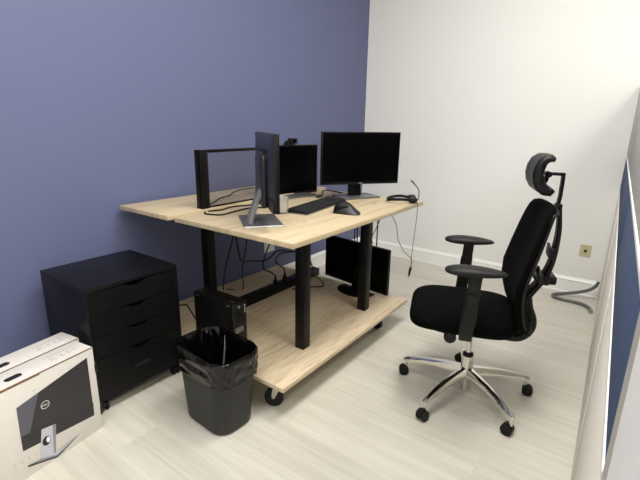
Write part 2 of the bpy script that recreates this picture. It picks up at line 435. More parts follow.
for k, (za, ze) in enumerate(spans):
    za += 0.0012; ze -= 0.0012
    yl, yr = Y0 + 0.0172, Y1 - 0.0172
    # front board with a shallow scooped finger cut in its top edge
    top = [(yl, ze)]
    for q in range(17):
        u = -1 + 2 * q / 16.0
        top.append((u * 0.064, ze - 0.019 * (0.5 + 0.5 * math.cos(PI * u)) ** 0.75))
    top.append((yr, ze))
    poly = [(yl, za), (yr, za)] + list(reversed(top))
    b = BM()
    loft(b, [[Vector((x, y, z)) for y, z in poly] for x in (X1 - 0.018, X1 - 0.0015)])
    d = obj('drawer', b, M['cab'], cb)
    b = BM(); box(b, X0 + 0.02, X1 - 0.018, yl + 0.004, yr - 0.004, za + 0.004, ze - (0.016 if k < 3 else 0.022)); obj('drawer_box', b, M['cab'], d)
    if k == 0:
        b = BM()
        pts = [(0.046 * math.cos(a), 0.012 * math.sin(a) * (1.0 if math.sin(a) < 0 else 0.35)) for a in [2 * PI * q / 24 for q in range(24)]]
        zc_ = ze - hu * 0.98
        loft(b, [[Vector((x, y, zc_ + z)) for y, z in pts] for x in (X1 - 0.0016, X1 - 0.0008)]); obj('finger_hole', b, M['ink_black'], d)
for sx in (-1, 1):
    for sy in (-1, 1):
        b = BM(); cx, cy = sx * 0.175, sy * 0.195
        lathe(b, [(0.006, 0.03), (0.006, 0.055)], 10, Matrix.Translation((cx, cy, 0)))
        superell(b, (cx, cy, 0.034), 0.022, 0.016, 0.016, 2.4, 2.2, 20, 10)
        c = obj('caster', b, M['black_plastic'], cb)
        for s in (-1, 1):
            b = BM(); lathe(b, [(0.012, -0.006), (0.0215, -0.005), (0.0225, 0), (0.0215, 0.005), (0.012, 0.006)], 20, Matrix.Translation((cx + 0.004, cy + s * 0.012, 0.0225)) @ Matrix.Rotation(R(90), 4, 'X'))
            obj('wheel', b, M['rubber'], c)

# ------------------------------------------------------------------ monitor cartons
def carton(label, dx, dy, printed):
    ca, sa = math.cos(R(9.03)), math.sin(R(9.03))
    t = thing('monitor_carton', label, 'box', (0.584 + dx * ca - dy * sa, 0.751 + dx * sa + dy * ca, 0), R(9.03), 'monitor cartons beside the cabinet')
    D, Ln, H = 0.118, 0.62, 0.397
    b = BM(); box(b, -D, 0, -Ln, 0, 0, H, 0.002); obj('carton_body', b, M['card_white'], t)
    b = BM()
    # raw edge of the tuck flap along the front of the lid and its overhang
    box(b, -0.0012, 0.0006, -Ln + 0.004, -0.004, H - 0.0045, H + 0.0004)
    box(b, -0.0012, 0.0008, -0.36, -0.22, H - 0.0085, H - 0.004)
    box(b, -D * 0.82, -D * 0.16, -0.0008, 0.0006, H - 0.030, H - 0.027)
    obj('flap_edge', b, M['card_raw'], t)
    b = BM()
    prism(b, rrect(0.014, 0.030, 0.0135, 6, -D * 0.42, -0.285), H, H + 0.0006); obj('hand_hole', b, M['ink_black'], t)
    b = BM()       # faint printed symbols near the end of the lid
    for k, (yy, ww) in enumerate(((-0.135, 0.022), (-0.098, 0.012), (-0.07, 0.014), (-0.045, 0.012))):
        for q in range(3):
            xx = -D * 0.34 - q * 0.010; w2 = ww * (1 - 0.25 * (q % 2))
            box(b, xx - 0.0016, xx + 0.0016, yy - w2 / 2, yy + w2 / 2, H, H + 0.0004)
        box(b, -D * 0.34 - 0.022, -D * 0.34 + 0.002, yy - ww / 2 - 0.001, yy - ww / 2 + 0.0006, H, H + 0.0004)
    for q in range(11): box(b, -D * 0.70, -D * 0.64, -0.155 + q * 0.011, -0.147 + q * 0.011, H, H + 0.0004)
    obj('printed_lettering', b, M['ink_grey'], t)
    if printed:
        mt = Matrix(((0, 0, 1, 0), (1, 0, 0, -0.012), (0, 1, 0, 0), (0, 0, 0, 1)))     # (right, up, out) on the front face
        b = BM()
        def poly(pts, lift, mi):
            f = b.faces.new([b.verts.new(mt @ Vector((-s, z, lift))) for s, z in pts]); f.material_index = mi
        poly([(0.018, 0.362), (0.304, 0.303), (0.309, 0.119), (0.021, 0.083)], 0.0005, 0)
        poly([(0.223, 0.319), (0.304, 0.303), (0.3085, 0.160), (0.285, 0.150)], 0.0007, 2)
        poly([(0.307, 0.181), (0.018, 0.146), (0.021, 0.083), (0.309, 0.119)], 0.0009, 1)
        poly([(0.235, 0.163), (0.180, 0.152), (0.198, 0.028), (0.258, 0.041)], 0.0012, 3)
        poly([(0.194, 0.155), (0.180, 0.152), (0.198, 0.028), (0.206, 0.030)], 0.0014, 4)
        poly([(0.303, 0.050), (0.254, 0.043), (0.200, 0.028), (0.094, 0.042), (0.175, 0.014), (0.196, 0.010)], 0.0014, 4)
        poly([(0.254, 0.043), (0.200, 0.028), (0.118, 0.038), (0.196, 0.016)], 0.0015, 3)
        poly([(0.303, 0.050), (0.196, 0.010), (0.175, 0.014), (0.094, 0.042), (0.175, 0.009), (0.197, 0.004), (0.303, 0.043)], 0.0015, 5)
        hc = [(0.224 + 0.016 * math.cos(2 * PI * k / 20), 0.104 + 0.020 * math.sin(2 * PI * k / 20)) for k in range(20)]
        poly(hc, 0.0017, 5)
        hc = [(0.2175 + 0.0075 * math.cos(2 * PI * k / 20), 0.105 + 0.013 * math.sin(2 * PI * k / 20)) for k in range(20)]
        poly(hc, 0.0018, 6)
        obj('printed_picture', b, [M['ink_dark'], M['ink_band'], M['ink_shine'], M['ink_silver'], M['ink_silver_dark'], M['ink_black'], M['ink_white']], t, angle=180)
        b = BM(); badge(b, mt @ Matrix.Translation((-0.207, 0.256, 0.0008)), 0.0165); obj('badge', b, M['ink_white'], t)
        b = BM()
        for k in range(4):
            s0 = 0.355 - k * 0.025; zz = 0.088 - k * 0.003
            for q in range(3): box(b, 0, 0.0005, -s0 - 0.004 + q * 0.0005, -s0 + 0.004, zz - q * 0.007, zz - q * 0.007 + 0.0018)
        for k in range(3): box(b, 0, 0.0005, -0.255 + k * 0.006, -0.240 - k * 0.004, 0.335 - k * 0.012, 0.338 - k * 0.012)
        obj('printed_lettering', b, M['ink_grey'], t)
        for z0, z1 in ((0.275, 0.316), (0.066, 0.106)):
            b = BM(); box(b, -0.020, 0.0012, -0.003, 0.009, z0, z1, 0.0005); obj('end_tab', b, M['ink_black'], t)
    return t
carton('white monitor carton printed with a dark monitor and silver stand, in front', 0, 0, True)
carton('plain side white monitor carton standing behind the one printed with a monitor', -0.123, 0.022, False)

# ------------------------------------------------------------------ waste bin and its liner
bx, by = 0.937, 1.116
wb = thing('waste_bin', 'charcoal plastic waste bin standing before the plywood shelf', 'bin', (bx, by, 0), R(-3))
HB = 0.365
def bring(k, z, inset=0.0):
    return [Vector((x, y, z)) for x, y in rrect(0.142 + 0.034 * k - inset, 0.101 + 0.014 * k - inset, 0.066 + 0.010 * min(k, 1) - inset * 0.5, 7)]
b = BM()
rings = [bring(0.0, 0.0, 0.012), bring(0.0, 0.006, 0.003), bring(0.02, 0.014), bring(0.3, HB * 0.3), bring(0.65, HB * 0.65), bring(0.98, HB - 0.014), bring(1.06, HB - 0.013), bring(1.06, HB), bring(0.97, HB), bring(0.85, HB * 0.88), bring(0.02, 0.012, 0.004)]
loft(b, rings); obj('bin_body', b, M['bin_plastic'], wb)
ln = BM(); N = len(bring(0, 0)); SUB = 3
def lring(k, z, off, amp, jz, ph):
    base = bring(k, z, -off); out = []
    n2 = len(base) * SUB
    for i in range(n2):
        a = base[i // SUB]; c = base[(i // SUB + 1) % len(base)]; f = (i % SUB) / SUB
        p = a.lerp(c, f); nrm = Vector((p.x, p.y * 1.6, 0)).normalized()
        t_ = i / n2 * 2 * PI; w = amp * (0.7 * math.sin(t_ * 11 + ph * 2.3) + 0.55 * math.sin(t_ * 23 - ph * 1.7) + 0.4 * math.sin(t_ * 41 + ph * 3.1) + 0.5 * (random.random() - 0.5))
        p = p + nrm * w; p.z += jz * (0.8 * math.sin(t_ * 3 + ph * 0.3) + 0.5 * math.sin(t_ * 8 + ph * 0.5))
        out.append(p)
    return out
Z = HB
SUB = 5
prof_l = [(0.70, -0.116, 0.0090, 0.0022, 0.007), (0.71, -0.110, 0.0125, 0.0026, 0.006), (0.75, -0.102, 0.0080, 0.0024, 0.006), (0.78, -0.092, 0.0110, 0.0034, 0.006), (0.82, -0.080, 0.0085, 0.0034, 0.006), (0.85, -0.070, 0.0110, 0.0038, 0.006), (0.88, -0.059, 0.0080, 0.0030, 0.005),
          (0.92, -0.048, 0.0100, 0.0034, 0.005), (0.95, -0.037, 0.0075, 0.0026, 0.004), (0.99, -0.026, 0.0090, 0.0024, 0.003), (1.02, -0.014, 0.0085, 0.0018, 0.002), (1.05, -0.002, 0.0080, 0.0012, 0.002), (1.05, 0.006, 0.0045, 0.0012, 0.002), (1.0, 0.006, -0.001, 0.0012, 0.002),
          (0.95, -0.012, -0.005, 0.0026, 0.002), (0.92, -0.030, -0.008, 0.0040, 0.004), (0.88, -0.050, -0.010, 0.0052, 0.005), (0.85, -0.072, -0.012, 0.0060, 0.005), (0.80, -0.10, -0.016, 0.0075, 0.005), (0.76, -0.13, -0.019, 0.009, 0.005), (0.7, -0.17, -0.024, 0.010, 0.004), (0.5, -0.23, -0.034, 0.010, 0.005), (0.3, 0.06 - Z, -0.045, 0.010, 0.004)]
rr_ = [lring(k, Z + dz, off, amp, jz, 1.0 + 0.55 * q) for q, (k, dz, off, amp, jz) in enumerate(prof_l)]
loft(ln, rr_, cap=False); ln.faces.new([v for v in ln.verts[-len(rr_[0]):]])
# tied gather inside the back of the liner
tube(ln, [(-0.050, 0.088, Z - 0.006), (-0.030, 0.070, Z - 0.035), (0.000, 0.040, Z - 0.09), (0.030, 0.0, Z - 0.17)], [0.004, 0.007, 0.011, 0.016], 7, 5)
lo = obj('bag_liner', ln, M['liner'], None, angle=60)
lo.parent = None; lo.location = (bx, by, 0); lo.rotation_euler = (0, 0, R(-3))
tag(lo, 'black plastic bag lining the waste bin, folded over its rim', 'bag')

# ------------------------------------------------------------------ monitors
def screen_box(t, W, H, zc, th=0.022, bez=0.007, chin=0.016, rear='mon_rear', logo=True, bulge=0.03):
    z0, z1 = zc - H / 2, zc + H / 2
    b = BM(); box(b, -W / 2, W / 2, 0, th, z0, z1, 0.002)
    obj('housing', b, M['bezel'], t)
    b = BM()
    def rc(k, y): return [Vector((x, y, zc + z)) for x, z in rrect(W / 2 * k, H / 2 * k, 0.006 + 0.02 * (1 - k), 4)]
    loft(b, [rc(0.999, th * 0.72), rc(0.999, th), rc(0.975, th + 0.004), rc(0.80, th + bulge * 0.36), rc(0.60, th + bulge * 0.42), rc(0.55, th + bulge * 0.42)])
    rc_ = obj('rear_cover', b, M[rear], t)
    b = BM(); box(b, -W / 2 + bez, W / 2 - bez, -0.0008, 0.001, z0 + chin, z1 - bez); obj('screen', b, M['screen'], t)
    if logo:
        b = BM(); letters(b, Matrix(((1, 0, 0, 0), (0, 0, -1, -0.0004), (0, 1, 0, z0 + chin * 0.5), (0, 0, 0, 1))), 0.0062); obj('badge', b, M['ink_grey'], t)
    return rc_

# rear view monitor, silver stand
ang1 = R(142.3); L1 = (0.8695, 1.4800, T)
m1 = thing('monitor', 'monitor turned away showing its dark back, on a silver stand by the mesh divider', 'monitor', L1, ang1, 'monitors on the tabletop')
def w2l(root_loc, rz): return Matrix.Rotation(-rz, 4, 'Z') @ Matrix.Translation(-Vector(root_loc))
b = BM(); box(b, -0.132, 0.132, -0.091, 0.091, 0.0, 0.010, 0.002); bb = obj('stand_base', b, M['grey_base'], m1)
bb['label'] = 'dark silver foot plate'
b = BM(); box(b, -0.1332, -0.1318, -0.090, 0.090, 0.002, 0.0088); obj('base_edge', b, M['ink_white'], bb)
zc = 1.110 - T
n_before = set(bpy.data.objects)
screen_box(m1, 0.56, 0.335, zc, 0.020, logo=False, bulge=0.022)
z0 = zc
def col_ring(k, y):
    w, top, bot = 0.118 * k, z0 + 0.085 - 0.118 * (1 - k), z0 - 0.166
    pts = [(w, bot)] + [(w - 0.045 + 0.045 * math.cos(a), top - 0.045 + 0.045 * math.sin(a)) for a in [R(15 * q) for q in range(7)]] + [(-w + 0.045 + 0.045 * math.cos(a), top - 0.045 + 0.045 * math.sin(a)) for a in [R(90 + 15 * q) for q in range(7)]] + [(-w, bot)]
    return [Vector((x, y, z)) for x, z in pts]
b = BM(); loft(b, [col_ring(1.0, 0.018), col_ring(1.0, 0.030), col_ring(0.97, 0.044), col_ring(0.90, 0.050)]); obj('rear_column', b, M['mon_rear'], m1)
b = BM(); flatbar(b, [p + Vector((0, 0.005, 0)) for p in col_ring(1.02, 0.028)], 0.012, 0.009, (0, 1, 0)); obj('rear_groove', b, M['bezel'], m1)
for xa, xb in ((-0.279, -0.120), (0.120, 0.279)):
    b = BM(); box(b, xa, xb, 0.018, 0.029, zc - 0.167, zc - 0.105, 0.002); obj('lower_rear_band', b, M['bezel'], m1)
b = BM()
for k in range(16): box(b, -0.22 + k * 0.028, -0.22 + k * 0.028 + 0.02, 0.022, 0.0262, zc + 0.143, zc + 0.146)
obj('rear_vent', b, M['bezel'], m1)
b = BM(); badge(b, Matrix.Translation((0, 0.0505, zc + 0.045)) @ Matrix(((-1, 0, 0, 0), (0, 0, 1, 0), (0, 1, 0, 0), (0, 0, 0, 1))), 0.018); obj('badge', b, M['silver'], m1)
mt = w2l(L1, ang1) @ Matrix.Translation((0.885, 1.530, T)) @ Matrix.Rotation(ang1, 4, 'Z')
for o in bpy.data.objects:
    if o not in n_before and o.type == 'MESH': o.data.transform(mt)
b = BM(); flatbar(b, [(-0.045, 0.056, 0.008), (-0.036, 0.040, 0.06), (-0.028, 0.016, 0.115), (-0.022, -0.008, 0.160)], 0.066, 0.026, (1, 0, 0), 4)
nk = obj('stand_neck', b, M['silver'], m1)

# middle monitor, low on its stand, with a webcam
m2a = R(78.5)
m2 = thing('monitor', 'black monitor sitting low at the back of the tabletop with a webcam on top', 'monitor', (0.466, 2.203, T), m2a, 'monitors on the tabletop')
screen_box(m2, 0.465, 0.328, 0.1665, 0.022, bulge=0.03)
b = BM(); flatbar(b, [(0, 0.12, 0.012), (0, 0.075, 0.10), (0, 0.05, 0.17)], 0.07, 0.02, (1, 0, 0), 3); obj('stand_neck', b, M['bezel'], m2)
b = BM(); prism(b, rrect(0.12, 0.13, 0.008, 4, 0, 0.005), 0.0, 0.009); obj('stand_base', b, M['grey_base'], m2)
wc = thing('webcam', 'small black webcam clipped on top of the middle monitor', 'webcam', (0.460, 2.210, T + 0.3310), m2a + R(4))
b = BM(); box(b, -0.014, 0.048, -0.012, 0.022, 0.008, 0.043, 0.004); obj('camera_body', b, M['black_plastic'], wc)
b = BM(); lathe(b, [(0.013, 0.0), (0.013, 0.006), (0.009, 0.008), (0.008, 0.005)], 20, Matrix.Translation((0.016, -0.011, 0.026)) @ Matrix.Rotation(R(90), 4, 'X')); obj('lens', b, M['screen'], wc)
b = BM(); box(b, -0.045, 0.03, -0.004, 0.03, -0.0005, 0.010, 0.002); box(b, -0.044, -0.016, -0.002, 0.02, 0.009, 0.028, 0.004); obj('clip', b, M['black_plastic'], wc)

# right hand big monitor
m3a = R(53.6)
m3 = thing('monitor', 'large black monitor facing the room against the corner, on a grey square base', 'monitor', (0.835, 2.432, T), R(63), 'monitors on the tabletop')
n_before = set(bpy.data.objects)
screen_box(m3, 0.54, 0.331, 0.2575, 0.022, bulge=0.028)
mt = w2l((0.835, 2.432, T), R(63)) @ Matrix.Translation((0.880, 2.409, T)) @ Matrix.Rotation(m3a, 4, 'Z')
for o in bpy.data.objects:
    if o not in n_before and o.type == 'MESH': o.data.transform(mt)
b = BM(); flatbar(b, [(0, 0.02, 0.010), (0, 0.03, 0.12), (-0.01, 0.02, 0.24)], (0.095, 0.085), 0.03, (1, 0, 0), 4)
obj('stand_neck', b, M['bezel'], m3)
b = BM(); box(b, -0.135, 0.135, -0.09, 0.09, 0, 0.010, 0.003); bb = obj('stand_base', b, M['grey_base'], m3); bb['label'] = 'dark silver foot plate'

# monitor on the lower shelf
m4 = thing('monitor', 'black monitor standing on the lower shelf under the tabletop', 'monitor', (0.835, 2.43, S), R(-8.9))
n_before = set(bpy.data.objects)
screen_box(m4, 0.585, 0.322, 0.186, 0.024, logo=False, bulge=0.03)
mt = w2l((0.835, 2.43, S), R(-8.9)) @ Matrix.Translation((0.80, 2.508, S)) @ Matrix.Rotation(R(-8.9), 4, 'Z')
for o in bpy.data.objects:
    if o not in n_before and o.type == 'MESH': o.data.transform(mt)
b = BM(); flatbar(b, [(0, 0.05, 0.010), (0, 0.055, 0.10), (0, 0.075, 0.16)], (0.09, 0.075), 0.022, (1, 0, 0), 3); obj('stand_neck', b, M['bezel'], m4)
b = BM()
arc = [(0.145 * math.cos(a), -0.10 * math.sin(a) + 0.03) for a in [PI * k / 24 for k in range(25)]]
pl = list(reversed(arc)) + [(0.145, 0.075), (-0.145, 0.075)]
def sc(k): return [(x * k, (y - 0.0) * k) for x, y in pl]
loft(b, [[Vector((x, y, z)) for x, y in sc(k)] for k, z in ((0.99, 0.0), (1.0, 0.004), (0.97, 0.010), (0.80, 0.014))])
obj('stand_base', b, M['bezel'], m4)
b = BM(); lathe(b, [(0.0065, 0), (0.0065, 0.0012)], 18, Matrix.Translation((-0.03, 0.0515, 0.036)) @ Matrix.Rotation(R(90), 4, 'X')); obj('badge', b, M['silver'], m4)

# ------------------------------------------------------------------ mesh divider
md = thing('mesh_divider', 'black framed wire mesh divider standing near the left end of the table', 'divider', (0.462, 1.462, T + 0.0))
ZT = 0.325; zo = 0.0125
b = BM(); box(b, -0.042, 0.0, -0.004, 0.012, zo, ZT, 0.002); box(b, -0.014, 0.006, -0.004, 0.048, zo, ZT, 0.002); box(b, -0.020, 0.004, 0.012, 0.018, zo, ZT - 0.002); obj('end_post', b, M['steel_black'], md)
b = BM(); box(b, -0.014, 0.0, 0.048, 0.50, ZT - 0.016, ZT, 0.002); obj('top_rail', b, M['steel_black'], md)
b = BM(); box(b, -0.013, -0.001, 0.048, 0.50, zo, 0.020, 0.001); obj('bottom_rail', b, M['steel_black'], md)
b = BM(); box(b, -0.012, 0.0, 0.50, 0.512, zo, ZT, 0.002); obj('end_bar', b, M['steel_black'], md)
b = BM(); box(b, -0.0075, -0.0065, 0.047, 0.501, 0.019, ZT - 0.015); obj('wire_mesh', b, M['net'], md)

# ------------------------------------------------------------------ keyboard, mouse, cup
dk = Vector((-0.15, 0.99, 0)).normalized()
kb = thing('keyboard', 'black keyboard with a grey rim lying on the tabletop', 'keyboard', (0.858, 1.978, T), math.atan2(dk.y, dk.x))
b = BM(); loft(b, [[Vector((x, y, z + (0.008 * (y + 0.066) / 0.132 if z > 0.004 else 0))) for x, y in rrect(0.250 - i, 0.066 - i, 0.006, 3)] for i, z in ((0.002, 0), (0, 0.003), (0, 0.011), (0.002, 0.013))])
obj('keyboard_body', b, M['bezel'], kb)
b = BM(); loft(b, [[Vector((x, y, z)) for x, y in rrect(0.2508, 0.0668, 0.006, 3)] for z in (0.0012, 0.0062)]); obj('rim', b, M['silver'], kb)
b = BM()
rows = [(0.050, 0.011, [1] * 16), (0.028, 0.015, [1] * 13 + [2]), (0.010, 0.015, [1.5] + [1] * 12 + [1.5]), (-0.008, 0.015, [1.75] + [1] * 11 + [2.25]), (-0.026, 0.015, [2.25] + [1] * 10 + [2.75]), (-0.046, 0.016, [1.25, 1.25, 1.25, 6.25, 1.25, 1.25, 1.25, 1.25])]
prism(b, rrect(0.2475, 0.0635, 0.004, 2), 0.0125, 0.0135)
def kz(y): return 0.0125 + 0.008 * (y + 0.066) / 0.132
for v in b.verts: v.co.z = kz(v.co.y) + (0.0012 if v.co.z > 0.013 else 0)
for y, hgt, ws in rows:
    x = -0.240; unit = 0.335 / sum(ws)
    for w in ws:
        box(b, x + 0.0013, x + w * unit - 0.0013, y - hgt / 2, y + hgt / 2, kz(y), kz(y) + 0.0075, 0.0012, 1); x += w * unit
    for k in range(3 if y > 0.02 or y < -0.03 else 0):
        box(b, 0.104 + k * 0.0190, 0.121 + k * 0.0190, y - hgt / 2, y + hgt / 2, kz(y), kz(y) + 0.0075, 0.0012, 1)
    for k in range(4):
        box(b, 0.167 + k * 0.0190, 0.184 + k * 0.0190, y - hgt / 2, y + hgt / 2, kz(y), kz(y) + 0.0075, 0.0012, 1)
obj('keys', b, M['keys'], kb)

mo = thing('computer_mouse', 'large dark sculpted computer mouse beside the keyboard', 'mouse', (1.076, 1.938, T), R(24))
# loft along its length: tall rounded front at -x, low flared tail at +x; +y is the far side
msec = [(-0.066, 0.020, 0.026, 0.012, 0), (-0.062, 0.031, 0.036, 0.032, 0), (-0.052, 0.037, 0.040, 0.046, 0), (-0.036, 0.040, 0.041, 0.055, 0), (-0.016, 0.042, 0.040, 0.058, -0.001), (0.004, 0.045, 0.038, 0.053, -0.003),
        (0.024, 0.047, 0.034, 0.043, -0.006), (0.042, 0.045, 0.029, 0.030, -0.010), (0.058, 0.038, 0.023, 0.019, -0.016), (0.070, 0.026, 0.016, 0.012, -0.021), (0.076, 0.010, 0.008, 0.007, -0.023)]
b = BM(); rings = []
for x, wl, wr, hh_, yo in msec:
    x, wl, wr, hh_, yo = x * 1.06, wl * 1.08, wr * 1.05, hh_ * 1.12, yo * 1.08
    ring = [Vector((x, yo - wl, 0.0005)), Vector((x, yo - wl * 1.02, hh_ * 0.10))]
    for q in range(1, 12):
        a = PI - PI * q / 12; c_, s_ = math.cos(a), math.sin(a)
        wv = wl if c_ < 0 else wr
        y = yo + wv * math.copysign(abs(c_) ** 0.8, c_) * (0.86 if c_ < 0 and s_ > 0.5 else 1.0)
        ring.append(Vector((x, y + 0.006 * s_, max(0.001, hh_ * s_ ** (1.25 if c_ < 0 else 0.8)))))
    ring += [Vector((x, yo + wr, hh_ * 0.1)), Vector((x, yo + wr * 0.96, 0.0005))]
    rings.append(ring)
loft(b, rings); obj('mouse_body', b, M['mouse'], mo, angle=50)
b = BM(); flatbar(b, [(-0.062, -0.036, 0.022), (-0.042, -0.041, 0.037), (-0.012, -0.039, 0.047), (0.016, -0.032, 0.047)], 0.014, 0.004, (0, 0.45, 1), 5); obj('side_button', b, M['bezel'], mo)
b = BM(); lathe(b, [(0.006, -0.004), (0.009, -0.003), (0.009, 0.003), (0.006, 0.004)], 18, Matrix.Translation((-0.048, 0.004, 0.046)) @ Matrix.Rotation(R(90), 4, 'X')); obj('scroll_wheel', b, M['rubber'], mo)

b = BM(); lathe(b, [(0.0225, 0.0), (0.0235, 0.003), (0.0285, 0.086), (0.0300, 0.088), (0.0295, 0.0895), (0.0277, 0.086), (0.0222, 0.004)], 28, Matrix.Translation((0.826, 1.704, T)), cap=True)
cup = obj('plastic_cup', b, M['clear'], None, (0.826, 1.704, T)); tag(cup, 'clear plastic cup between the turned monitor and the keyboard', 'cup')

# ------------------------------------------------------------------ headset
hs = thing('headset', 'black headset with boom microphone lying at the far corner of the tabletop', 'headset', (1.165, 2.470, T), R(29))
# local +x runs along the picture of the band towards the ear cups
b = BM(); bpts = [(0.045, 0.056, 0.030)] + [(-0.020 + 0.085 * math.cos(a), 0.070 * math.sin(a), 0.027 - 0.012 * (1 - math.sin(a) ** 2)) for a in [R(60 + k * 20) for k in range(13)]] + [(0.045, -0.056, 0.026)]
flatbar(b, bpts, 0.018, 0.005, (0, 0, 1), 3); obj('headband', b, M['black_plastic'], hs)
b = BM(); flatbar(b, [(-0.020 + 0.078 * math.cos(a), 0.063 * math.sin(a), 0.028 - 0.010 * (1 - math.sin(a) ** 2)) for a in [R(110 + k * 14) for k in range(11)]], 0.014, 0.007, (0, 0, 1), 2); obj('headband_pad', b, M['soft_black'], hs)
for s in (-1, 1):
    b = BM(); superell(b, (0.052, s * 0.048, 0.021), 0.027, 0.012, 0.021, 2.0, 2.3, 28, 14); e = obj('ear_cup', b, M['black_plastic'], hs)
    b = BM(); superell(b, (0.052, s * 0.036, 0.0205), 0.025, 0.010, 0.020, 2.0, 2.6, 28, 12); obj('ear_cushion', b, M['soft_black'], e)
b = BM(); tube(b, [(0.062, -0.062, 0.020), (0.078, -0.062, 0.024), (0.086, -0.050, 0.055), (0.080, -0.045, 0.092), (0.056, -0.040, 0.120), (0.034, -0.036, 0.142)], [0.004, 0.0035, 0.0032, 0.0030, 0.0030, 0.004, 0.0055], 8, 5); obj('boom_microphone', b, M['black_plastic'], hs)

# ------------------------------------------------------------------ cords
def cord(label, pts, r=0.0038, m='cable', name='power_cable', group=None, sm=6, cat='cord'):
    b = BM(); tube(b, pts, r, 8, sm)
    lo = Vector(min(pts, key=lambda q: q[2]))
    return tag(obj(name, b, M[m], None, lo), label, cat, group)
hsm = Matrix.Rotation(-R(29), 4, 'Z') @ Matrix.Translation((-1.165, -2.470, -T))
def hl(p): return tuple(hsm @ Vector(p))
b = BM(); tube(b, [hl(p) for p in ((1.222, 2.488, T + 0.006), (1.244, 2.478, T + 0.004), (1.260, 2.470, T - 0.004), (1.263, 2.462, 0.75), (1.262, 2.445, 0.62), (1.262, 2.428, 0.515))], 0.0022, 7, 6); obj('cable_strand', b, M['cable_grey'], hs)
b = BM(); tube(b, [hl(p) for p in ((1.246, 2.150, T - 0.0255), (1.250, 2.155, T - 0.034), (1.256, 2.168, 0.80), (1.262, 2.19, 0.76), (1.262, 2.22, 0.68), (1.262, 2.30, 0.595), (1.262, 2.39, 0.535), (1.262, 2.424, 0.515))], 0.0022, 7, 6); obj('cable_strand', b, M['cable_grey'], hs)
b = BM(); tube(b, [hl(p) for p in ((1.262, 2.426, 0.518), (1.262, 2.438, 0.49), (1.262, 2.436, 0.452))], 0.0034, 8, 5); obj('red_splice', b, M['cable_red'], hs)
b = BM(); tube(b, [hl(p) for p in ((1.262, 2.437, 0.455), (1.262, 2.428, 0.44), (1.262, 2.412, 0.400))], [0.004, 0.0085, 0.0085, 0.006], 10, 4); obj('inline_plug', b, M['black_plastic'], hs)
b = BM(); tube(b, [hl(p) for p in ((1.262, 2.413, 0.402), (1.262, 2.407, 0.385))], 0.0055, 8); obj('plug_tip', b, M['steel'], hs)

G1 = 'cords lying on the tabletop'
zt_ = T + 0.0043
cord('black cord looping out from the foot of the mesh divider on the tabletop', [(0.50, 1.448, zt_), (0.53, 1.42, zt_), (0.575, 1.425, zt_), (0.62, 1.456, zt_), (0.612, 1.53, zt_), (0.60, 1.62, zt_), (0.60, 1.70, zt_), (0.66, 1.75, zt_)], 0.0042, group=G1)
cord('thin black cord seen through the mesh of the divider', [(0.40, 1.55, T + 0.016), (0.36, 1.63, T + 0.016), (0.28, 1.74, T + 0.016), (0.24, 1.86, T + 0.016), (0.17, 1.95, T + 0.016), (0.12, 2.07, T + 0.016), (0.12, 2.20, T + 0.016)], 0.0042, group=G1)
cord('brownish black cord along the foot of the mesh divider', [(0.497, 1.47, zt_), (0.52, 1.54, zt_), (0.505, 1.60, zt_), (0.50, 1.66, zt_), (0.53, 1.73, zt_), (0.54, 1.82, zt_), (0.60, 1.88, zt_)], 0.0042, group=G1)
cord('black cord curling between the middle and the large monitor', [(0.615, 2.335, zt_), (0.645, 2.25, zt_), (0.672, 2.225, zt_), (0.66, 2.285, zt_), (0.61, 2.37, zt_), (0.545, 2.45, zt_), (0.53, 2.52, zt_), (0.60, 2.52, zt_), (0.68, 2.50, zt_)], 0.0042, group=G1)

# ------------------------------------------------------------------ computer tower and power strip on the shelf
pc = thing('computer_tower', 'small black desktop computer tower on the lower shelf behind the bin', 'computer', (0.694, 1.352, S), 0)
b = BM(); box(b, -0.148, 0.130, -0.046, 0.046, 0.0, 0.290, 0.003); obj('case', b, M['steel_black'], pc)
b = BM(); box(b, 0.130, 0.148, -0.046, 0.046, 0.0, 0.290, 0.004); fb = obj('front_bezel', b, M['black_plastic'], pc)
for k in range(3):
    b = BM(); box(b, 0.1478, 0.1490, 0.030, 0.037, 0.228 + k * 0.016, 0.238 + k * 0.016); obj('port', b, M['ink_grey'], fb)
b = BM(); box(b, 0.1478, 0.1488, -0.034, 0.022, 0.130, 0.160); obj('sticker', b, M['grey_base'], fb)
b = BM(); 
for k in range(9): box(b, 0.1478, 0.1486, -0.036, 0.024, 0.185 + k * 0.008, 0.188 + k * 0.008)
obj('front_vent', b, M['bezel'], fb)
b = BM(); lathe(b, [(0.008, 0), (0.008, 0.002), (0.006, 0.003)], 16, Matrix.Translation((0.1475, -0.005, 0.268)) @ Matrix.Rotation(R(90), 4, 'Y')); obj('power_button', b, M['silver'], fb)
for x in (-0.12, 0.115):
    b = BM(); box(b, x - 0.012, x + 0.012, -0.0463, -0.0458, 0.275, 0.280); obj('case_clip', b, M['steel'], pc)
    b = BM(); box(b, x - 0.012, x + 0.012, -0.018, -0.012, 0.2896, 0.2903); obj('case_clip', b, M['steel'], pc)

ps = thing('power_strip', 'long black power strip lying along the lower shelf behind the tower', 'power strip', (0.405, 2.12, S), 0)
b = BM(); box(b, -0.036, 0.034, -0.56, 0.46, 0.0, 0.056, 0.004); obj('strip_body', b, M['steel_black'], ps)
for k in range(12):
    b = BM(); box(b, -0.017, 0.017, -0.43 + k * 0.070, -0.43 + k * 0.070 + 0.034, 0.0555, 0.0595, 0.001); obj('socket', b, M['black_plastic'], ps)
b = BM(); box(b, -0.012, 0.012, 0.425, 0.448, 0.056, 0.061, 0.001); obj('switch', b, M['black_plastic'], ps)

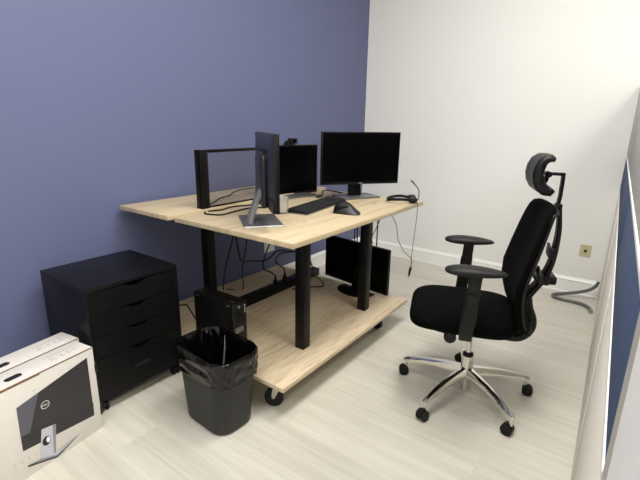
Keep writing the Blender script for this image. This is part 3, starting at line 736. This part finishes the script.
G2 = 'cords hanging behind the table'
def plugcord(label, x, y, pts):
    t = thing('plug_cable', label, 'cord', (x, y, S + 0.0600), 0, G2)
    b = BM(); box(b, -0.013, 0.013, -0.012, 0.012, 0, 0.030, 0.004); lathe(b, [(0.010, 0.028), (0.007, 0.045), (0.0045, 0.062)], 10); obj('plug', b, M['black_plastic'], t)
    b = BM(); tube(b, [(p[0] - x, p[1] - y, p[2] - S - 0.0600) for p in pts], 0.0048, 7, 5); obj('cable', b, M['cable'], t)
plugcord('black cord dropping from the tabletop to the nearer plug of the power strip', 0.405, 2.10, [(0.405, 2.10, S + 0.118), (0.40, 2.06, S + 0.155), (0.37, 2.02, S + 0.19), (0.33, 2.08, 0.43), (0.30, 2.20, 0.55), (0.30, 2.27, 0.70), (0.30, 2.28, T - 0.016)])
plugcord('black cord dropping from the tabletop to the farther plug of the power strip', 0.405, 2.20, [(0.405, 2.20, S + 0.118), (0.40, 2.19, S + 0.15), (0.37, 2.14, S + 0.21), (0.36, 2.22, 0.42), (0.40, 2.36, 0.42), (0.42, 2.44, 0.55), (0.42, 2.45, T - 0.016)])
cord('black cord hanging in a hook behind the table, nearest the rear leg', [(0.30, 1.74, T - 0.016), (0.30, 1.80, 0.68), (0.28, 1.86, 0.60), (0.28, 1.88, 0.50), (0.26, 1.92, 0.42), (0.26, 2.02, 0.39), (0.28, 2.10, 0.375), (0.30, 2.16, 0.39), (0.32, 2.22, 0.43), (0.34, 2.32, 0.41), (0.36, 2.42, 0.38), (0.38, 2.50, 0.34), (0.40, 2.54, S + 0.061)], 0.0055, group=G2)
cord('pair of thin black cords hanging behind the middle of the table', [(0.20, 1.98, T - 0.016), (0.20, 1.94, 0.66), (0.16, 1.92, 0.50), (0.12, 1.90, 0.34), (0.10, 1.89, S + 0.004), (0.12, 1.92, S + 0.004), (0.20, 1.98, S + 0.004), (0.16, 2.02, 0.30), (0.19, 2.04, 0.50), (0.21, 2.03, 0.66), (0.20, 2.02, T - 0.016)], 0.004, group=G2, sm=5)
cord('black cord lying in a loop on the lower shelf beside the front leg', [(0.445, 2.47, S + 0.030), (0.50, 2.49, S + 0.006), (0.56, 2.455, S + 0.0045), (0.605, 2.405, S + 0.0045), (0.60, 2.37, S + 0.0045), (0.555, 2.32, S + 0.0045), (0.52, 2.28, S + 0.0045), (0.47, 2.20, S + 0.0045)], 0.004)
cord('black cord running from the tower across the shelf end toward the cabinet', [(0.055, 1.45, S + 0.0045), (0.10, 1.56, S + 0.0045), (0.145, 1.555, S + 0.0045), (0.22, 1.52, S + 0.0045), (0.40, 1.44, S + 0.0045), (0.54, 1.38, S + 0.006)], 0.0045)
cord('grey cord dropping from the table edge behind the front leg of the far end', [(1.03, 2.40, T - 0.028), (1.035, 2.42, 0.75), (1.02, 2.40, 0.68), (0.99, 2.40, 0.61), (0.985, 2.42, 0.56)], 0.003, 'cable_grey')
cord('black cord slanting behind the hanging rods above the shelf monitor', [(0.74, 2.57, T - 0.024), (0.70, 2.58, 0.74), (0.60, 2.58, 0.60), (0.52, 2.575, 0.50)], 0.0035)

hz = thing('grey_hose', 'grey flexible conduit looping on the floor out from under the partition', 'hose', (2.05, 3.70, 0))
b = BM(); tube(b, [(q[0] - 2.05, q[1] - 3.70, q[2]) for q in ((2.232, 3.83, 0.165), (2.215, 3.83, 0.122), (2.172, 3.825, 0.082), (2.10, 3.82, 0.048), (2.035, 3.81, 0.028), (1.975, 3.785, 0.015), (1.945, 3.745, 0.0145), (1.962, 3.70, 0.0145), (2.02, 3.68, 0.0145), (2.10, 3.68, 0.0145), (2.16, 3.665, 0.0145), (2.205, 3.62, 0.0145), (2.222, 3.57, 0.0145))], 0.0125, 10, 7); obj('hose', b, M['conduit'], hz)
b = BM(); tube(b, [(q[0] - 2.05, q[1] - 3.70, q[2]) for q in ((2.221, 3.572, 0.0145), (2.226, 3.54, 0.0155))], 0.0145, 12); obj('end_fitting', b, M['steel'], hz)

# ------------------------------------------------------------------ cubicle partition
p0 = Vector((2.246, 3.925, 0)); p1 = Vector((2.339, 0.58, 0)); pd = (p1 - p0).normalized()
ang = math.atan2(pd.y, pd.x)                       # local +x runs along the partition towards the camera, local +y is away from the room
def partition(label, s0, s1, pale=False, group='cubicle partitions on the right'):
    t = thing('cubicle_panel', label, 'partition', tuple(p0 + pd * s0), ang, group); t['kind'] = 'thing'
    Ls = s1 - s0; th = 0.055; H = 1.62
    def bxx(x0, x1, y0, y1, z0, z1, bev=0.002): b = BM(); box(b, x0, x1, y0, y1, z0, z1, bev); return b
    obj('panel_core', bxx(0.001, Ls - 0.001, 0.004, th - 0.004, 0.012, H - 0.01), M['panel_frame'], t)
    if pale:
        obj('end_post', bxx(0.0, 0.075, -0.002, th, 0.0, H), M['panel_frame'], t)
        obj('fabric_panel', bxx(0.078, Ls, -0.004, th, 0.012, H), M['panel_pale'], t)
    else:
        obj('base_panel', bxx(0.001, Ls - 0.001, 0.0, th, 0.012, 0.885), M['panel_cream'], t)
        obj('trim_strip', bxx(0.0005, Ls - 0.0005, -0.003, th + 0.002, 0.885, 0.897), M['panel_white'], t)
        obj('blue_fabric', bxx(0.001, Ls - 0.001, 0.0, th, 0.897, 1.130), M['panel_blue'], t)
        obj('trim_strip', bxx(0.0005, Ls - 0.0005, -0.003, th + 0.002, 1.130, 1.142), M['panel_white'], t)
        obj('grey_fabric', bxx(0.001, Ls - 0.001, 0.0, th, 1.142, H - 0.02), M['panel_grey'], t)
        obj('top_cap', bxx(0.0, Ls, -0.002, th + 0.002, H - 0.02, H), M['panel_frame'], t)
    obj('edge_trim', bxx(0.0, 0.010, -0.0035, 0.0, 0.012, 0.885, 0.001), M['panel_white'], t) if not pale else None
    for x in (0.05, Ls - 0.05):
        b = BM(); lathe(b, [(0.018, 0), (0.018, 0.005), (0.008, 0.007), (0.008, 0.014)], 12, Matrix.Translation((x, th / 2, 0)))
        obj('levelling_foot', b, M['black_plastic'], t)
partition('cream and blue partition panel touching the white wall, grey hose at its foot', 0.0, 1.10)
partition('cream and blue partition panel in the middle of the run, alongside the office chair', 1.104, 2.36)
partition('cream and blue partition panel next to the grey post', 2.364, 3.345)
partition('pale plain partition panel with a grey post, nearest the front', 3.349, 3.76, True)

# ------------------------------------------------------------------ office chair
CA = 0.355
ch = thing('office_chair', 'black mesh office chair with headrest and chrome five star base', 'office chair', (1.78, 1.983, 0), CA)
BX, BY = 0.012, -0.004                               # the star base stands a little behind the seat's middle
# local +x is the rear of the chair, local +y its side away from the camera
def seatfn(p):
    x, y, z = p
    k = (x + 0.04) / 0.245
    drop = -0.030 * max(0.0, -k - 0.35) ** 1.5            # waterfall front
    crown = 0.012 * (1 - (y / 0.24) ** 2) if z > 0 else 0.0
    return Vector((x, y * (1.0 - 0.06 * max(0, k)), z + drop + crown))
b = BM(); superell(b, (-0.040, 0, 0.462), 0.245, 0.242, 0.044, 4.2, 3.2, 56, 20, seatfn); obj('seat', b, M['fabric'], ch)
b = BM(); superell(b, (-0.01, 0, 0.416), 0.19, 0.19, 0.012, 5, 4, 40, 8); obj('seat_pan', b, M['black_plastic'], ch)
b = BM(); box(b, -0.09, 0.11, -0.07, 0.07, 0.365, 0.412, 0.010); obj('tilt_mechanism', b, M['black_plastic'], ch)
b = BM(); lathe(b, [(0.022, 0.0), (0.027, 0.006), (0.028, 0.06), (0.024, 0.068)], 18, Matrix.Translation((-0.092, -0.12, 0.390)) @ Matrix.Rotation(R(90), 4, 'X'))
tube(b, [(-0.085, -0.02, 0.39), (-0.085, -0.135, 0.388)], 0.008, 8); obj('tilt_knob', b, M['black_plastic'], ch)

# backrest: concave cushion lofted bottom to top
rows = [(0.440, 0.212, 0.120, 0.010), (0.447, 0.204, 0.170, 0.020), (0.465, 0.196, 0.200, 0.026), (0.51, 0.180, 0.218, 0.027), (0.60, 0.158, 0.230, 0.027), (0.68, 0.160, 0.234, 0.026), (0.78, 0.184, 0.232, 0.025),
        (0.88, 0.207, 0.222, 0.025), (0.94, 0.221, 0.210, 0.025), (0.975, 0.229, 0.196, 0.024), (0.995, 0.234, 0.176, 0.020), (1.004, 0.238, 0.140, 0.010)]
def bk(z):
    for a, c in zip(rows[:-1], rows[1:]):
        if a[0] <= z <= c[0]:
            f = (z - a[0]) / (c[0] - a[0]); return [a[i] + (c[i] - a[i]) * f for i in range(4)]
    return rows[-1]
def backring(z, u, w, t, n=36):
    out = []
    for k in range(n):
        a = 2 * PI * k / n
        y = w * math.copysign(abs(math.cos(a)) ** 0.55, math.cos(a)); x = t * math.copysign(abs(math.sin(a)) ** 0.7, math.sin(a))
        curve = 0.032 * (1 - (y / 0.23) ** 2)
        out.append(Vector((u + x + curve, y, z)))
    return out
b = BM(); loft(b, [backring(*r) for r in rows]); obj('backrest', b, M['fabric'], ch, angle=60)
# hard rim that follows the sides and the top of the back
def rim(s):
    zs = [0.452, 0.50, 0.56, 0.64, 0.72, 0.80, 0.88, 0.94, 0.975]
    return [Vector((bk(z)[1] + 0.018, s * (bk(z)[2] - 0.010), z)) for z in zs]
b = BM()
left = rim(-1); right = rim(1)
topz = [Vector((bk(0.99)[1] + 0.032 * (1 - (y / 0.23) ** 2) + 0.020, y, 0.993 - 0.008 * abs(y) / 0.16)) for y in (-0.165, -0.08, 0, 0.08, 0.165)]
flatbar(b, left + topz + list(reversed(right)), 0.015, 0.012, (1, 0, 0), 3); obj('back_frame', b, M['black_plastic'], ch)
b = BM(); flatbar(b, [Vector((bk(0.47)[1] + 0.024 + 0.03 * (1 - (y / 0.2) ** 2), y, 0.460 - 0.01 * (1 - (y / 0.2) ** 2))) for y in (-0.19, -0.1, 0, 0.1, 0.19)], 0.03, 0.014, (1, 0, 0), 3); obj('lower_rail', b, M['black_plastic'], ch)
# spine and J bracket
b = BM(); flatbar(b, [(0.312, 0, 0.985), (0.322, 0, 0.90), (0.322, 0, 0.82), (0.314, 0, 0.74), (0.292, 0, 0.665), (0.254, 0, 0.60), (0.232, 0, 0.565)], (0.034, 0.075), (0.016, 0.030), (0, 1, 0), 4)
flatbar(b, [(0.234, 0, 0.575), (0.246, 0, 0.52), (0.266, 0, 0.47), (0.268, 0, 0.425), (0.246, 0, 0.384), (0.20, 0, 0.364), (0.08, 0, 0.376)], (0.085, 0.095), (0.038, 0.040), (0, 1, 0), 4)
sp = obj('spine', b, M['black_plastic'], ch)
b = BM(); box(b, 0.276, 0.340, -0.045, 0.045, 0.645, 0.682, 0.008); box(b, 0.250, 0.30, -0.09, 0.09, 0.655, 0.676, 0.006)
for s in (-1, 1): flatbar(b, [(0.275, s * 0.07, 0.666), (0.250, s * 0.12, 0.70), (0.232, s * 0.15, 0.745)], 0.03, 0.012, (0, 0.3, 1), 3)
flatbar(b, [(0.306, -0.06, 0.79), (0.302, 0, 0.785), (0.306, 0.06, 0.79)], 0.05, 0.012, (0, 0, 1), 3)
obj('lumbar_bracket', b, M['black_plastic'], ch)
b = BM(); flatbar(b, [(0.290, 0, 0.95), (0.303, 0, 0.985), (0.307, 0, 1.04), (0.307, 0, 1.10), (0.306, 0, 1.137)], 0.030, 0.012, (0, 1, 0))
box(b, 0.246, 0.312, -0.015, 0.015, 1.126, 1.138, 0.002)
hp = obj('headrest_post', b, M['black_plastic'], ch)
b = BM(); box(b, 0.294, 0.318, -0.024, 0.024, 0.972, 1.006, 0.004); obj('height_clamp', b, M['black_plastic'], hp)
b = BM(); lathe(b, [(0.010, -0.03), (0.012, -0.027), (0.012, 0.027), (0.010, 0.03)], 16, Matrix.Translation((0.247, 0, 1.130)) @ Matrix.Rotation(R(90), 4, 'X'))
flatbar(b, [(0.246, 0, 1.13), (0.240, 0, 1.10), (0.224, 0, 1.080)], 0.03, 0.016, (0, 1, 0)); obj('pivot_arm', b, M['black_plastic'], hp)
# headrest: C shaped section swept across
cl = [(0.238, 1.196), (0.228, 1.201), (0.212, 1.199), (0.196, 1.186), (0.186, 1.160), (0.183, 1.132), (0.189, 1.104), (0.202, 1.081), (0.221, 1.066), (0.238, 1.062), (0.250, 1.072)]
hw = [0.009, 0.014, 0.017, 0.020, 0.022, 0.023, 0.024, 0.024, 0.022, 0.018, 0.010]
def hsec(y, sc, shift):
    P = [Vector((u, 0, z)) for u, z in cl]; out_a, out_b = [], []
    for i, q in enumerate(P):
        t = (P[min(i + 1, len(P) - 1)] - P[max(i - 1, 0)]).normalized(); nn = Vector((-t.z, 0, t.x))
        out_a.append(q + nn * hw[i] * sc); out_b.append(q - nn * hw[i] * sc)
    ring = out_a + list(reversed(out_b))
    cz = 1.13
    return [Vector((0.22 + (v.x - 0.22) * (0.9 + 0.1 * sc) + shift, y, cz + (v.z - cz) * (0.86 + 0.14 * sc))) for v in ring]
b = BM(); loft(b, [hsec(y, s, -0.012 * (y / 0.125) ** 2 + 0.014) for y, s in ((-0.102, 0.40), (-0.099, 0.7), (-0.090, 0.92), (-0.07, 1.0), (-0.035, 1.02), (0, 1.02), (0.035, 1.02), (0.07, 1.0), (0.090, 0.92), (0.099, 0.7), (0.102, 0.40))])
obj('headrest', b, M['black_plastic'], ch, angle=60)

# armrests
for s in (-1, 1):
    b = BM()
    flatbar(b, [(-0.036, s * 0.270, 0.468), (-0.031, s * 0.272, 0.56)], (0.060, 0.058), 0.030, (1, 0, 0))
    flatbar(b, [(-0.031, s * 0.271, 0.50), (-0.020, s * 0.271, 0.728)], (0.050, 0.052), 0.020, (1, 0, 0))
    flatbar(b, [(-0.031, s * 0.273, 0.50), (-0.024, s * 0.273, 0.650)], (0.060, 0.058), 0.029, (1, 0, 0))
    flatbar(b, [(-0.035, s * 0.268, 0.476), (-0.034, s * 0.255, 0.436), (-0.030, s * 0.20, 0.408), (-0.02, s * 0.08, 0.404)], 0.055, 0.018, (1, 0, 0), 3)
    a = obj('armrest', b, M['black_plastic'], ch)
    b = BM(); lathe(b, [(0.013, 0), (0.013, 0.004), (0.010, 0.006)], 18, Matrix.Translation((-0.026, s * 0.287, 0.628)) @ Matrix.Rotation(R(90) * (1 if s < 0 else -1), 4, 'X')); obj('release_button', b, M['soft_black'], a)
    def padfn(p):
        x, y, z = p
        return Vector((x, y * (1 - 0.22 * max(0, x / 0.13)), z * (1 - 0.35 * max(0, (x + 0.02) / 0.14)) + 0.004 * math.cos(x / 0.13)))
    b = BM(); superell(b, (-0.022, s * 0.262, 0.740), 0.124, 0.048, 0.0215, 2.8, 2.4, 44, 14, padfn); obj('arm_pad', b, M['soft_black'], a)

# gas lift, star base, casters
BT = Matrix.Translation((BX, BY, 0))
b = BM(); lathe(b, [(0.013, 0.19), (0.013, 0.37)], 20, BT); obj('gas_lift', b, M['chrome'], ch)
b = BM(); lathe(b, [(0.022, 0.222), (0.026, 0.226), (0.026, 0.234), (0.018, 0.240)], 24, BT); obj('lift_collar', b, M['black_plastic'], ch)
b = BM()
lathe(b, [(0.020, 0.035), (0.022, 0.037), (0.024, 0.10), (0.032, 0.108), (0.034, 0.140), (0.029, 0.155), (0.0265, 0.222), (0.022, 0.226)], 28, BT)
angs = [R(38) - CA, R(-34) - CA, R(110) - CA, R(182) - CA, R(-106) - CA]
for a in angs:
    ca, sa = math.cos(a), math.sin(a)
    sec = []
    for q, (rr2, zz, w, h) in enumerate(((0.020, 0.138, 0.042, 0.052), (0.08, 0.137, 0.040, 0.042), (0.16, 0.129, 0.036, 0.034), (0.23, 0.116, 0.032, 0.028), (0.29, 0.100, 0.028, 0.025), (0.318, 0.091, 0.026, 0.024), (0.330, 0.087, 0.015, 0.017))):
        pr = [(-w * .5, -h * .5), (-w * .5, h * .1), (-w * .32, h * .45), (0, h * .5), (w * .32, h * .45), (w * .5, h * .1), (w * .5, -h * .5), (0, -h * .30)]
        sec.append([Vector((BX + rr2 * ca - y * sa, BY + rr2 * sa + y * ca, zz + z)) for y, z in pr])
    loft(b, sec)
    lathe(b, [(0.009, 0.050), (0.009, 0.092)], 14, Matrix.Translation((BX + 0.316 * ca, BY + 0.316 * sa, 0)))
obj('star_base', b, M['chrome'], ch, angle=30)
for k, a in enumerate(angs):
    ca, sa = math.cos(a), math.sin(a); sw = (-0.2, 2.6, 2.5, 3.3, 4.1)[k]
    mtc = Matrix.Translation((BX + 0.316 * ca, BY + 0.316 * sa, 0)) @ Matrix.Rotation(sw, 4, 'Z') @ Matrix.Translation((0.012, 0, 0))
    b = BM()
    hood = [(0.026 * math.cos(t) , 0.026 + 0.0275 * math.sin(t)) for t in [R(-10 + k2 * 20) for k2 in range(11)]] + [(-0.012, 0.020), (0.012, 0.020)]
    prism(b, hood, -0.006, 0.006, mtc @ Matrix.Rotation(R(90), 4, 'X'))
    c = obj('caster', b, M['black_plastic'], ch)
    for s in (-1, 1):
        b = BM(); lathe(b, [(0.010, -0.009), (0.021, -0.0085), (0.0250, -0.005), (0.0257, 0.0), (0.0250, 0.006), (0.019, 0.0095), (0.008, 0.010)], 24, mtc @ Matrix.Translation((0, s * 0.0155, 0.0257)) @ Matrix.Rotation(R(90) * s, 4, 'X'))
        obj('wheel', b, M['rubber'], c)

# ------------------------------------------------------------------ light
LIGHTS = [(1.6, 0.3, 41), (1.9, 1.75, 58), (3.4, 1.3, 46), (4.2, -0.2, 40), (1.9, -1.6, 26), (4.1, -1.6, 24)]
def area(name, loc, sx, sy, power, col=(1.0, 0.985, 0.95)):
    l = bpy.data.lights.new(name, 'AREA'); l.shape = 'RECTANGLE'; l.size = sx; l.size_y = sy; l.energy = power; l.color = col
    o = bpy.data.objects.new(name, l); C.objects.link(o); o.location = loc; return o
for x, y, pw in LIGHTS:
    area('ceiling_troffer', (x, y, ZC - 0.01), 0.6, 1.2, pw)
w = bpy.data.worlds.new('world'); bpy.context.scene.world = w; w.use_nodes = True
w.node_tree.nodes['Background'].inputs['Color'].default_value = (0.8, 0.85, 0.9, 1); w.node_tree.nodes['Background'].inputs['Strength'].default_value = 0.2
vs = bpy.context.scene.view_settings
vs.view_transform = 'Standard'; vs.look = 'None'; vs.gamma = 1.0; vs.use_curve_mapping = False; vs.exposure = 0.0
bpy.context.scene.display_settings.display_device = 'sRGB'
